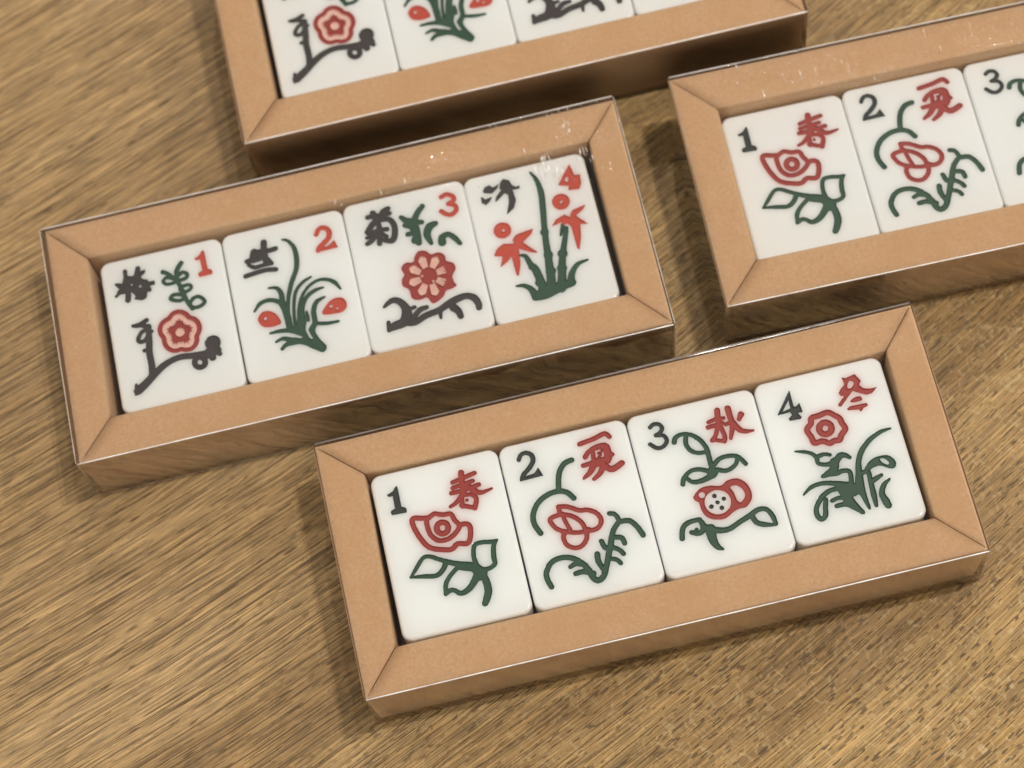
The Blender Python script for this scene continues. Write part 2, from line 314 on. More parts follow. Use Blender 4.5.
def mixc(nt, fac, a, b, mode='MIX'):
    n = nt.nodes.new('ShaderNodeMix'); n.data_type = 'RGBA'; n.blend_type = mode
    for i, v in ((0, fac), (6, a), (7, b)):
        if isinstance(v, (int, float)): n.inputs[i].default_value = v
        elif isinstance(v, tuple): n.inputs[i].default_value = (*v, 1)
        else: L(nt, v, n.inputs[i])
    return n.outputs[2]
def mapping(nt, vec, scale=(1, 1, 1), loc=(0, 0, 0), rot=(0, 0, 0)):
    n = nt.nodes.new('ShaderNodeMapping'); n.inputs['Scale'].default_value = scale
    n.inputs['Location'].default_value = loc; n.inputs['Rotation'].default_value = rot
    L(nt, vec, n.inputs['Vector']); return n.outputs[0]

def kraft():
    m, nt, out = new_mat('kraft_card')
    tc = N(nt, 'ShaderNodeTexCoord').outputs['Object']
    b = N(nt, 'ShaderNodeBsdfPrincipled', Roughness=.78)
    b.inputs['Specular IOR Level'].default_value = .28
    big = noise(nt, tc, 75, 4, .65)
    fine = noise(nt, tc, 1500, 4, .75)
    fib = noise(nt, mapping(nt, tc, (1, .22, 1), rot=(0, 0, .3)), 1700, 2, .6, .6)
    fib2 = noise(nt, mapping(nt, tc, (.22, 1, 1), rot=(0, 0, .5)), 1500, 2, .6, .6)
    c = ramp(nt, fine, [(.25, (.53, .338, .188)), (.5, (.605, .400, .236)), (.78, (.70, .48, .30))])
    c = mixc(nt, math_(nt, 'MULTIPLY', math_(nt, 'SUBTRACT', big, .42), 2.0), c, (.575, .350, .175))
    dark = ramp(nt, fib, [(.66, (0, 0, 0)), (.76, (1, 1, 1))])
    c = mixc(nt, math_(nt, 'MULTIPLY', dark, .28), c, (.36, .20, .10))
    lite = ramp(nt, fib2, [(.68, (0, 0, 0)), (.78, (1, 1, 1))])
    c = mixc(nt, math_(nt, 'MULTIPLY', lite, .35), c, (.82, .58, .38))
    L(nt, c, b.inputs['Base Color'])
    bp = N(nt, 'ShaderNodeBump', Strength=.25, Distance=.0001)
    L(nt, math_(nt, 'ADD', fine, math_(nt, 'MULTIPLY', fib, .8)), bp.inputs['Height']); L(nt, bp.outputs[0], b.inputs['Normal'])
    L(nt, b.outputs[0], out.inputs[0]); return m

def resin():
    m, nt, out = new_mat('white_resin')
    tc = N(nt, 'ShaderNodeTexCoord').outputs['Object']
    b = N(nt, 'ShaderNodeBsdfPrincipled', Roughness=.2)
    b.inputs['Specular IOR Level'].default_value = .5
    b.subsurface_method = 'RANDOM_WALK'
    b.inputs['Subsurface Weight'].default_value = .6
    b.inputs['Subsurface Radius'].default_value = (1.0, .95, .8)
    b.inputs['Subsurface Scale'].default_value = .0016
    n1 = noise(nt, tc, 90, 3, .5)
    base = mixc(nt, n1, (.885, .905, .90), (.87, .89, .878))
    # coloured light scattering round the engraving, painted into the resin colour
    for nm, colr, k in (('scatter_red', (.74, .36, .33), .62), ('scatter_dark', (.42, .48, .42), .50)):
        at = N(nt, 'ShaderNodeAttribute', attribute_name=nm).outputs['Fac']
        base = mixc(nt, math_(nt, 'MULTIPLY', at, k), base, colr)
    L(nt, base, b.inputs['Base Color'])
    rg = noise(nt, tc, 260, 3, .6)
    L(nt, math_(nt, 'MULTIPLY_ADD', rg, .14, .09), b.inputs['Roughness'])
    bp = N(nt, 'ShaderNodeBump', Strength=.12, Distance=.0003); L(nt, noise(nt, tc, 110, 2, .5), bp.inputs['Height'])
    L(nt, bp.outputs[0], b.inputs['Normal'])
    L(nt, b.outputs[0], out.inputs[0]); return m

def paint(name, c0, c1):
    m, nt, out = new_mat(name)
    tc = N(nt, 'ShaderNodeTexCoord').outputs['Object']
    b = N(nt, 'ShaderNodeBsdfPrincipled', Roughness=.45)
    b.inputs['Specular IOR Level'].default_value = .30
    n = noise(nt, tc, 1400, 3, .7); n2 = noise(nt, tc, 260, 2, .5)
    c = mixc(nt, n2, c0, c1)
    c = mixc(nt, math_(nt, 'MULTIPLY', ramp(nt, n, [(.6, (0, 0, 0)), (.75, (1, 1, 1))]), .22), c, tuple(min(1, v * 2.4 + .05) for v in c0))
    L(nt, c, b.inputs['Base Color'])
    bp = N(nt, 'ShaderNodeBump', Strength=.35, Distance=.0001); L(nt, n, bp.inputs['Height']); L(nt, bp.outputs[0], b.inputs['Normal'])
    L(nt, b.outputs[0], out.inputs[0]); return m

def film(name='clear_film', scuff_glints=()):
    m, nt, out = new_mat(name)
    tc = N(nt, 'ShaderNodeTexCoord').outputs['Object']
    fr = N(nt, 'ShaderNodeFresnel', IOR=1.5)
    tr = N(nt, 'ShaderNodeBsdfTransparent', Color=(.985, .98, .97, 1))
    gl = N(nt, 'ShaderNodeBsdfGlossy', Roughness=.05 if scuff_glints else .13, Color=(1, 1, 1, 1))
    h = noise(nt, tc, 45, 2, .5)
    sc = math_(nt, 'MAXIMUM', noise(nt, mapping(nt, tc, (1, .10, 1), rot=(0, 0, .6)), 800, 2, .5, 1.2), noise(nt, mapping(nt, tc, (1, .10, 1), rot=(0, 0, -.9)), 800, 2, .5, 1.2))
    patch = 0.0
    for cx, cy, rx, ry in scuff_glints:
        gd = N(nt, 'ShaderNodeTexGradient', gradient_type='SPHERICAL')
        L(nt, mapping(nt, tc, (1 / rx, 1 / ry, .001), (-cx / rx, -cy / ry, 0)), gd.inputs[0])
        patch = math_(nt, 'MAXIMUM', gd.outputs['Fac'], patch)
    sc = math_(nt, 'POWER', sc, 2.0)
    hh = math_(nt, 'ADD', math_(nt, 'MULTIPLY', h, 1.0), math_(nt, 'MULTIPLY', math_(nt, 'MULTIPLY', sc, patch), 3.0) if scuff_glints else 0.0)
    bp = N(nt, 'ShaderNodeBump', Strength=.9 if scuff_glints else .5, Distance=.0008); L(nt, hh, bp.inputs['Height'])
    L(nt, bp.outputs[0], gl.inputs['Normal'])
    mx = N(nt, 'ShaderNodeMixShader'); L(nt, math_(nt, 'MAXIMUM', math_(nt, 'MULTIPLY', math_(nt, 'SUBTRACT', fr.outputs[0], .032), 2.8 if scuff_glints else 1.5), .012), mx.inputs[0])
    L(nt, tr.outputs[0], mx.inputs[1]); L(nt, gl.outputs[0], mx.inputs[2])
    if scuff_glints:   # scuffs and crinkles in the plastic: their glints painted as short pale lines
        sn = math_(nt, 'MAXIMUM', noise(nt, mapping(nt, tc, (1, .16, 1), rot=(0, 0, .5)), 2100, 1, .4, .6), noise(nt, mapping(nt, tc, (1, .16, 1), rot=(0, 0, -1.0)), 2100, 1, .4, .6))
        br = noise(nt, tc, 170, 2, .6)
        lim = math_(nt, 'ADD', sn, math_(nt, 'MULTIPLY_ADD', br, .55, -.40))
        lim = math_(nt, 'ADD', lim, math_(nt, 'MULTIPLY', math_(nt, 'POWER', patch, .6), .16))
        mk = ramp(nt, lim, [(.735, (0, 0, 0)), (.81, (.6, .6, .6))])
        df = N(nt, 'ShaderNodeBsdfDiffuse', Color=(.93, .90, .85, 1))
        m2 = N(nt, 'ShaderNodeMixShader'); L(nt, math_(nt, 'MULTIPLY', mk, math_(nt, 'GREATER_THAN', patch, .02)), m2.inputs[0])
        L(nt, mx.outputs[0], m2.inputs[1]); L(nt, df.outputs[0], m2.inputs[2]); L(nt, m2.outputs[0], out.inputs[0]); return m
    L(nt, mx.outputs[0], out.inputs[0]); return m

def crease(name, opac, col, rough=.3):
    m, nt, out = new_mat(name)
    tc = N(nt, 'ShaderNodeTexCoord').outputs['Object']
    tr = N(nt, 'ShaderNodeBsdfTransparent')
    b = N(nt, 'ShaderNodeBsdfPrincipled', Roughness=rough); b.inputs['Base Color'].default_value = (*col, 1)
    b.inputs['Specular IOR Level'].default_value = .4
    n = noise(nt, tc, 160, 3, .6)
    mx = N(nt, 'ShaderNodeMixShader'); L(nt, ramp(nt, n, [(.3, (opac * .45,) * 3), (.65, (opac,) * 3)]), mx.inputs[0])
    L(nt, tr.outputs[0], mx.inputs[1]); L(nt, b.outputs[0], mx.inputs[2]); L(nt, mx.outputs[0], out.inputs[0]); return m

def wood():
    m, nt, out = new_mat('wood_veneer')
    tc = N(nt, 'ShaderNodeTexCoord').outputs['Object']
    sx = N(nt, 'ShaderNodeSeparateXYZ'); L(nt, tc, sx.inputs[0]); X, Y = sx.outputs[0], sx.outputs[1]
    # grain runs along curves y = .49x + .5x^2 (steeper towards the right)
    wob = math_(nt, 'MULTIPLY', math_(nt, 'SUBTRACT', noise(nt, tc, 9, 1, .4), .5), .005)
    curve = math_(nt, 'ADD', math_(nt, 'MULTIPLY', X, .49), math_(nt, 'MULTIPLY', math_(nt, 'MULTIPLY', X, X), .5))
    V = math_(nt, 'MULTIPLY', math_(nt, 'ADD', math_(nt, 'SUBTRACT', Y, curve), wob), .9)
    U = math_(nt, 'MULTIPLY', math_(nt, 'ADD', X, math_(nt, 'MULTIPLY', Y, .45)), .95)
    cb = N(nt, 'ShaderNodeCombineXYZ'); L(nt, U, cb.inputs[0]); L(nt, V, cb.inputs[1]); g = cb.outputs[0]
    def gn(su, sv, det=3, rg=.6, off=0, dist=0): return noise(nt, mapping(nt, g, (su, sv, 1), (off, off * .7, off * 1.3)), 1, det, rg, dist)
    broad = gn(6, 42, 3, .55, 3.1, .8)
    mid = gn(34, 1500, 4, .62, 7.7, .3)
    fine = gn(110, 3300, 3, .65, 1.9)
    region = ramp(nt, noise(nt, mapping(nt, tc, (1, 1, 1), (.37, .11, 0)), 9, 2, .5), [(.40, (0, 0, 0)), (.60, (1, 1, 1))])
    gx = N(nt, 'ShaderNodeMapRange'); L(nt, math_(nt, 'SUBTRACT', X, math_(nt, 'MULTIPLY', Y, .5)), gx.inputs[0])
    gx.inputs[1].default_value = -.16; gx.inputs[2].default_value = .03
    right = math_(nt, 'MULTIPLY', math_(nt, 'ADD', gx.outputs[0], math_(nt, 'MULTIPLY', region, .4)), .75)
    c = ramp(nt, broad, [(.30, (.300, .220, .122)), (.45, (.372, .284, .166)), (.60, (.425, .332, .200)), (.75, (.475, .380, .242))])
    gold = ramp(nt, broad, [(.30, (.255, .172, .066)), (.45, (.350, .248, .102)), (.60, (.435, .322, .142)), (.75, (.51, .388, .188))])
    c = mixc(nt, right, c, gold)
    c = mixc(nt, math_(nt, 'MULTIPLY', ramp(nt, mid, [(.50, (0, 0, 0)), (.64, (1, 1, 1))]), .45), c, (.115, .070, .028))
    c = mixc(nt, math_(nt, 'MULTIPLY', ramp(nt, mid, [(.30, (1, 1, 1)), (.45, (0, 0, 0))]), .25), c, (.46, .355, .225))
    c = mixc(nt, .66, c, ramp(nt, fine, [(.34, (.12, .07, .028)), (.52, (.40, .28, .135)), (.68, (.72, .54, .32))]), 'OVERLAY')
    # curly figure crossing the grain, seen where the board is cut flatter
    fig = gn(330, 260, 3, .6, 5.5, 2.0)
    c = mixc(nt, math_(nt, 'MULTIPLY', math_(nt, 'MULTIPLY', ramp(nt, fig, [(.52, (0, 0, 0)), (.66, (1, 1, 1))]), right), .42), c, (.60, .45, .23))
    # open pores: long dark lines on the left, short flecks on the right
    def pores(su, sv, lo, hi, off):
        return ramp(nt, gn(su, sv, 0, .45, off, 0), [(lo, (0, 0, 0)), (hi, (1, 1, 1))])
    p1 = math_(nt, 'MULTIPLY', pores(44, 3600, .62, .655, 11.3), math_(nt, 'SUBTRACT', 1.05, math_(nt, 'MULTIPLY', right, .7)))
    p2 = math_(nt, 'MULTIPLY', pores(420, 2100, .69, .72, 21.9), math_(nt, 'MULTIPLY_ADD', right, .9, .25))
    p3 = pores(150, 2200, .735, .78, 4.4)
    po = math_(nt, 'MINIMUM', math_(nt, 'ADD', math_(nt, 'ADD', p1, p2), p3), 1.0)
    c = mixc(nt, math_(nt, 'MULTIPLY', po, .80), c, (.058, .030, .010))
    b = N(nt, 'ShaderNodeBsdfPrincipled', Roughness=.5); b.inputs['Specular IOR Level'].default_value = .3
    L(nt, c, b.inputs['Base Color'])
    L(nt, math_(nt, 'MULTIPLY_ADD', mid, .25, .38), b.inputs['Roughness'])
    hgt = math_(nt, 'SUBTRACT', math_(nt, 'MULTIPLY', fine, .4), po)
    bp = N(nt, 'ShaderNodeBump', Strength=.45, Distance=.00025); L(nt, hgt, bp.inputs['Height']); L(nt, bp.outputs[0], b.inputs['Normal'])
    L(nt, b.outputs[0], out.inputs[0]); return m

M_CARD, M_RESIN, M_FILM, M_WOOD = kraft(), resin(), film(), wood()
M_FILM2 = film('scuff_glint_film', ((.053, .020, .024, .017), (.030, .020, .045, .006)))
M_FILM3 = film('scuff_glint_film', ((-.03, .0245, .05, .008), (.02, .026, .05, .007)))
M_FOLD_F = crease('glint_film_crease', .9, (.97, .95, .93))  # whitened front fold, with its specular glint painted in as near-white
M_FOLD_B = crease('dull_film_crease', .75, (.72, .68, .65))
M_FOLD_S = crease('faint_glint_crease', .50, (.92, .82, .72))  # left lid's edge highlights put into the pale colour
M_FOLD_D = crease('dark_film_crease', .7, (.30, .26, .24), .6)
M_FOLD_T = crease('thin_film_crease', .22, (.70, .50, .34))
RED = paint('red_paint', (.315, .042, .034), (.375, .064, .052))
RED2 = paint('bright_red_paint', (.50, .068, .042), (.56, .095, .060))
DARK = paint('dark_grey_paint', (.030, .034, .032), (.055, .058, .055))
GREY = paint('brownish_black_paint', (.042, .035, .035), (.075, .063, .062))
GREEN = paint('green_paint', (.030, .074, .045), (.046, .100, .063))
PINK = paint('pale_pink_paint', (.78, .48, .40), (.84, .58, .50))

# ---------------------------------------------------------------- small helpers
def link(o, parent=None):
    COL.objects.link(o)
    if parent is not None: o.parent = parent
    return o
def mesh_obj(name, verts, faces, mat, parent=None, smooth=False):
    me = bpy.data.meshes.new(name); me.from_pydata([tuple(v) for v in verts], [], faces); me.update()
    if smooth: me.polygons.foreach_set('use_smooth', [True] * len(me.polygons))
    me.materials.append(mat); return link(bpy.data.objects.new(name, me), parent)
def empty(name, loc, rz, label, cat, group):
    o = bpy.data.objects.new(name, None); o.empty_display_size = .01; COL.objects.link(o)
    o.location = loc; o.rotation_euler = (0, 0, rz); o['label'] = label; o['category'] = cat; o['group'] = group; return o

# ---------------------------------------------------------------- engraved tiles
def smooth_pts(P, W, closed, n=7):
    """Catmull-Rom through P (radii along)."""
    P = np.array(P, float); W = np.array(W, float); m = len(P); o = []; w = []
    if m == 2 and not closed: return P, W
    rngk = range(m if closed else m - 1)
    for i in rngk:
        if closed: a, b, c, d = (i - 1) % m, i, (i + 1) % m, (i + 2) % m
        else: a, b, c, d = max(i - 1, 0), i, i + 1, min(i + 2, m - 1)
        for t in np.linspace(0, 1, n, endpoint=False):
            o.append(.5 * (2 * P[b] + (P[c] - P[a]) * t + (2 * P[a] - 5 * P[b] + 4 * P[c] - P[d]) * t * t + (3 * P[b] - P[a] - 3 * P[c] + P[d]) * t ** 3))
            w.append(W[b] + (W[c] - W[b]) * t)
    if not closed: o.append(P[-1]); w.append(W[-1])
    return np.array(o), np.array(w)
def d_stroke(G, P, R):
    """Signed distance from grid points to a chain of tapered capsules."""
    best = np.full(len(G), 1e9)
    for i in range(len(P) - 1):
        a, b = P[i], P[i + 1]; ab = b - a; l2 = max(ab @ ab, 1e-12)
        t = np.clip(((G - a) @ ab) / l2, 0, 1)
        d = np.hypot(*(G - a - t[:, None] * ab).T) - (R[i] + (R[i + 1] - R[i]) * t)
        np.minimum(best, d, out=best)
    return best
def d_poly(G, P):
    d = d_stroke(G, np.vstack([P, P[:1]]), np.zeros(len(P) + 1)); ins = np.zeros(len(G), bool); n = len(P)
    for i in range(n):
        (x1, y1), (x2, y2) = P[i], P[(i + 1) % n]
        if y1 == y2: continue
        c = (G[:, 1] > min(y1, y2)) & (G[:, 1] <= max(y1, y2)) & (G[:, 0] < (x2 - x1) * (G[:, 1] - y1) / (y2 - y1) + x1)
        ins ^= c
    return np.where(ins, -d, d)
PART = {  # trace name -> (object name)
 'number': 'painted_number', 'character': 'painted_character', 'flower': 'painted_flower', 'leaf': 'painted_leaves', 'stem': 'painted_stem',
 'seed': 'painted_seeds', 'ground': 'painted_branch', 'branch': 'painted_branch', 'petal': 'painted_petals', 'berry': 'painted_buds'}
def part_mat(key, part):
    if key[0] == 'C':
        return {'number': DARK, 'character': RED, 'flower': RED, 'seed': GREY}.get(part, GREEN)
    return {'number': RED2, 'character': GREY, 'flower': RED2 if key == 'A4' else RED, 'branch': GREY, 'petal': PINK, 'berry': RED2}.get(part, GREEN)
GRID = .125   # mm
def design_meshes(key):
    """One fine grid over the tile's top with the drawing cut into it; split into the tile's body and one mesh per painted part."""
    nx, ny = int(round(TW / GRID)), int(round(TL / GRID))
    hx, hy = TW / nx, TL / ny
    SH = .2   # the drawings sit slightly low on the tile
    gx = np.linspace(-TW / 2, TW / 2, nx + 1); gy = np.linspace(-TL / 2, TL / 2, ny + 1)
    XX, YY = np.meshgrid(gx, gy); G = np.stack([XX.ravel(), YY.ravel() + SH], 1)
    ops = DESIGNS[key]; layers = {}; order = []
    for part, kind, P, W in ops:
        erase = kind[0] == 'X'; k = kind[-1]; parts = part
        if k == 'd':
            d = np.full(len(G), 1e9)
            for x, y, r in P: d = np.minimum(d, np.hypot(G[:, 0] - x / 100, G[:, 1] - y / 100) - r / 100)
        else:
            P = np.array(P, float) / 100; R = (np.array(W, float) if isinstance(W, list) else np.full(len(P), float(W))) / 200
            if len(R) != len(P): R = np.interp(np.linspace(0, 1, len(P)), np.linspace(0, 1, len(R)), R)
            if k == 's': P, R = smooth_pts(P, R, False)
            elif k in 'cg': P, R = smooth_pts(P, R, True)
            if k in 'fg': d = d_poly(G, P) - .03
            elif k == 'c': d = d_stroke(G, np.vstack([P, P[:1]]), np.append(R, R[0]))
            else: d = d_stroke(G, P, R)
            if not erase and k in 'slc': d = d - (.10 if key[0] == 'A' else .07) - (.05 if part in ('character', 'branch') else 0)
        if part not in layers: layers[part] = np.full(len(G), 1e9); order.append(part)
        layers[part] = np.maximum(layers[part], -d) if erase else np.minimum(layers[part], d)
        if part == 'petal' and not erase and order.index('petal') > 0 or (part in ('flower',) and 'petal' in layers and order.index('petal') < order.index('flower')):
            other = 'flower' if part == 'petal' else 'petal'   # the later one covers the earlier
            if other in layers: layers[other] = np.maximum(layers[other], -d)
    shift = rng.uniform(-1, 1, 4)
    jit = .018 * np.sin(G[:, 0] * 5.3 + shift[0] * 3) * np.sin(G[:, 1] * 4.7 + shift[1] * 3) + .012 * np.sin(G[:, 0] * 13 + G[:, 1] * 9 + shift[2])
    for p in layers: layers[p] = layers[p] + jit
    sd = np.min(np.stack([layers[p] for p in order]), 0)
    who = np.argmin(np.stack([layers[p] for p in order]), 0)
    # pull the nodes nearest to the outline exactly onto it
    S = sd.reshape(ny + 1, nx + 1); gyy, gxx = np.gradient(S, hy, hx); gl = np.maximum(gxx ** 2 + gyy ** 2, .2)
    near = (np.abs(S) < .62 * GRID)
    mx = np.where(near, -S * gxx / gl, 0); my = np.where(near, -S * gyy / gl, 0)
    lim = .48 * GRID; mx = np.clip(mx, -lim, lim); my = np.clip(my, -lim, lim)
    mx[[0, -1], :] = 0; mx[:, [0, -1]] = 0; my[[0, -1], :] = 0; my[:, [0, -1]] = 0
    X = XX + mx; Y = YY + my; S2 = np.where(near, 0, S)
    dep = -.42 * np.clip(-S2 / .22, 0, 1) ** .6
    Z = TH + dep
    # round the tile's edges
    ix, iy = TW / 2 - TR, TL / 2 - TR; RB = .75
    qx = np.clip(X, -ix, ix); qy = np.clip(Y, -iy, iy); dx, dy = X - qx, Y - qy
    ln = np.maximum(np.sqrt(dx ** 2 + dy ** 2), 1e-9); rho = np.maximum(np.abs(dx), np.abs(dy))
    edge = rho > 1e-9; th = np.clip((rho - (TR - RB)) / RB, 0, 1) * math.pi / 2
    rad = np.where(rho < TR - RB, rho, TR - RB + RB * np.sin(th))
    X = np.where(edge, qx + rad * dx / ln, X); Y = np.where(edge, qy + rad * dy / ln, Y); Z = Z - RB * (1 - np.cos(th))
    V = np.stack([X.ravel(), Y.ravel(), Z.ravel()], 1)
    idx = np.arange((nx + 1) * (ny + 1)).reshape(ny + 1, nx + 1)
    F = np.stack([idx[:-1, :-1], idx[:-1, 1:], idx[1:, 1:], idx[1:, :-1]], -1).reshape(-1, 4)
    fs = S2.ravel()[F].sum(1)
    fd = layers_stack = np.stack([layers[p] for p in order]); fw = np.argmin(fd[:, F].mean(2), 0)
    fin = fs < -1e-6
    res = {}
    # body: outside faces + rings down the sides
    bodyF = F[~fin]
    ring = np.concatenate([idx[0, :], idx[1:, -1], idx[-1, -2::-1], idx[-2:0:-1, 0]])
    RX = XX.ravel()[ring]; RY = YY.ravel()[ring]
    V2 = [V]; prev = ring; nf = [bodyF]; base = len(V)
    qx, qy = np.clip(RX, -ix, ix), np.clip(RY, -iy, iy)
    for zz in [TH - RB - .3, TH - 4, TH - 9, .4, 0]:
        dx, dy = RX - qx, RY - qy; ln = np.sqrt(dx ** 2 + dy ** 2); rr = TR if zz > .2 else TR - .3
        nv = np.stack([qx + rr * dx / ln, qy + rr * dy / ln, np.full_like(RX, zz)], 1)
        ids = base + np.arange(len(ring)); base += len(ring); V2.append(nv)
        nf.append(np.stack([prev, ids, np.roll(ids, -1), np.roll(prev, -1)], 1)); prev = ids
    Vall = np.vstack(V2); Fall = np.vstack(nf)
    def build(name, V, F, mat, cap=None):
        used, inv = np.unique(F, return_inverse=True); Vv = V[used] * MM; Ff = inv.reshape(F.shape)
        me = bpy.data.meshes.new(name)
        me.vertices.add(len(Vv)); me.vertices.foreach_set('co', Vv.ravel())
        faces = len(Ff); me.loops.add(faces * 4); me.polygons.add(faces)
        me.loops.foreach_set('vertex_index', Ff.ravel().astype(np.int32))
        me.polygons.foreach_set('loop_start', np.arange(0, faces * 4, 4, dtype=np.int32))
        me.polygons.foreach_set('loop_total', np.full(faces, 4, dtype=np.int32))
        me.update(calc_edges=True); me.validate()
        me.polygons.foreach_set('use_smooth', np.ones(len(me.polygons), bool)); me.materials.append(mat)
        return me, used
    me, used = build('resin_body', Vall, Fall, M_RESIN)
    # light-scatter tint round the paint, stored as attributes
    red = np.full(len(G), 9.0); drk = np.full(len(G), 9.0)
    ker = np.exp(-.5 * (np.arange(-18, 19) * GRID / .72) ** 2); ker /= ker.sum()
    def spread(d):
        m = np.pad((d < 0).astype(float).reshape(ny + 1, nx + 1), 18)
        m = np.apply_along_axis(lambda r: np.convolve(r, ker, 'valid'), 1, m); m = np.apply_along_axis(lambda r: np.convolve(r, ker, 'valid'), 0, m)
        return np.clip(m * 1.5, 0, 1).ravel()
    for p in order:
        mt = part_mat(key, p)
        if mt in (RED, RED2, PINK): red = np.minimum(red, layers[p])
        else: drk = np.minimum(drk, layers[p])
    for nm, dd in (('scatter_red', red), ('scatter_dark', drk)):
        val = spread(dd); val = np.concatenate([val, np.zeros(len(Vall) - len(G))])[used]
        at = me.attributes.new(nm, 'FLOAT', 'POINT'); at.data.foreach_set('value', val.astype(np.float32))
    res['body'] = me
    for i, p in enumerate(order):
        sel = fin & (fw == i)
        if sel.sum() > 4: res[p] = build(PART[p], V, F[sel], part_mat(key, p))[0]
    return res

MESHES = {k: design_meshes(k) for k in DESIGNS}
def make_tile(key, box, x, y, rz, label, group):
    bx, by, bt = BOX[box]; c, s = math.cos(bt), math.sin(bt)
    z = HB - DROP[box] - TH
    t = empty('game_tile', ((bx + c * x - s * (y + .2)) * MM, (by + s * x + c * (y + .2)) * MM, z * MM), bt + rz, label, 'game tile', group)
    for p, me in MESHES[key].items():
        link(bpy.data.objects.new('resin_body' if p == 'body' else PART[p], me), t)
    return t

# ---------------------------------------------------------------- boxes
def lerp(a, b, t): return (a[0] + (b[0] - a[0]) * t, a[1] + (b[1] - a[1]) * t)
def make_box(box, label):
    bx, by, bt = BOX[box]; o = OUT[box][:4]; n = OUT[box][4:]
    root = empty('gift_box', (bx * MM, by * MM, 0), bt, label, 'box', 'kraft gift boxes of game tiles')
    wseed = random.random() * 10
    prof = [(.085, .25), (.04, HB * .5), (.004, HB - 1.1), (.0, HB - .6), (.016, HB - .18), (.05, HB)]
    prof += [(f, HB) for f in (.2, .35, .5, .65, .8, .93)] + [(.982, HB - .12), (1.0, HB - .45), (1.0, HB * .5), (1.0, 1.2)]
    for k in range(4):
        P, Q, p, q = o[k], o[(k + 1) % 4], n[k], n[(k + 1) % 4]
        ns = 36; V = []; F = []
        ux, uy = Q[0] - P[0], Q[1] - P[1]; ul = math.hypot(ux, uy); ux /= ul; uy /= ul
        gap = .14
        for j in range(ns + 1):
            t = j / ns
            for f, z in prof:
                a, b = lerp(P, p, f), lerp(Q, q, f)
                g = gap if f > .02 else gap * .6
                a = (a[0] + ux * g, a[1] + uy * g); b = (b[0] - ux * g, b[1] - uy * g)
                x, y = lerp(a, b, t)
                if z == HB: z = z - .10 * math.sin(math.pi * min(1, max(0, f))) * (.5 + .5 * math.sin(t * 5 + wseed + k)) + .05 * math.sin(t * 9 + k * 2 + wseed)
                V.append((x * MM, y * MM, z * MM))
        m = len(prof)
        for j in range(ns):
            for i in range(m - 1):
                F.append((j * m + i, j * m + i + 1, (j + 1) * m + i + 1, (j + 1) * m + i))
        s = mesh_obj('card_side', V, F, M_CARD, root, True)
        # normals out of the card's face
        me = s.data; top = [pl for pl in me.polygons if abs(pl.normal.z) > .9]
        if top and top[0].normal.z < 0: me.flip_normals()
        so = s.modifiers.new('thickness', 'SOLIDIFY'); so.thickness = .45 * MM; so.offset = -1
    # floor of the box, and the folded card bed that lifts the tiles
    def slab(name, cs, z0, z1):
        V = [(x * MM, y * MM, z0 * MM) for x, y in cs] + [(x * MM, y * MM, z1 * MM) for x, y in cs]
        return mesh_obj(name, V, [(0, 1, 2, 3), (7, 6, 5, 4), (0, 4, 5, 1), (1, 5, 6, 2), (2, 6, 7, 3), (3, 7, 4, 0)], M_CARD, root)
    slab('base_panel', [lerp(a, b, .2) for a, b in zip(o, n)], .12, .6)
    slab('inner_tray', [lerp(b, a, -.012) for a, b in zip(o, n)], .75, HB - DROP[box] - TH - .02)
    return root

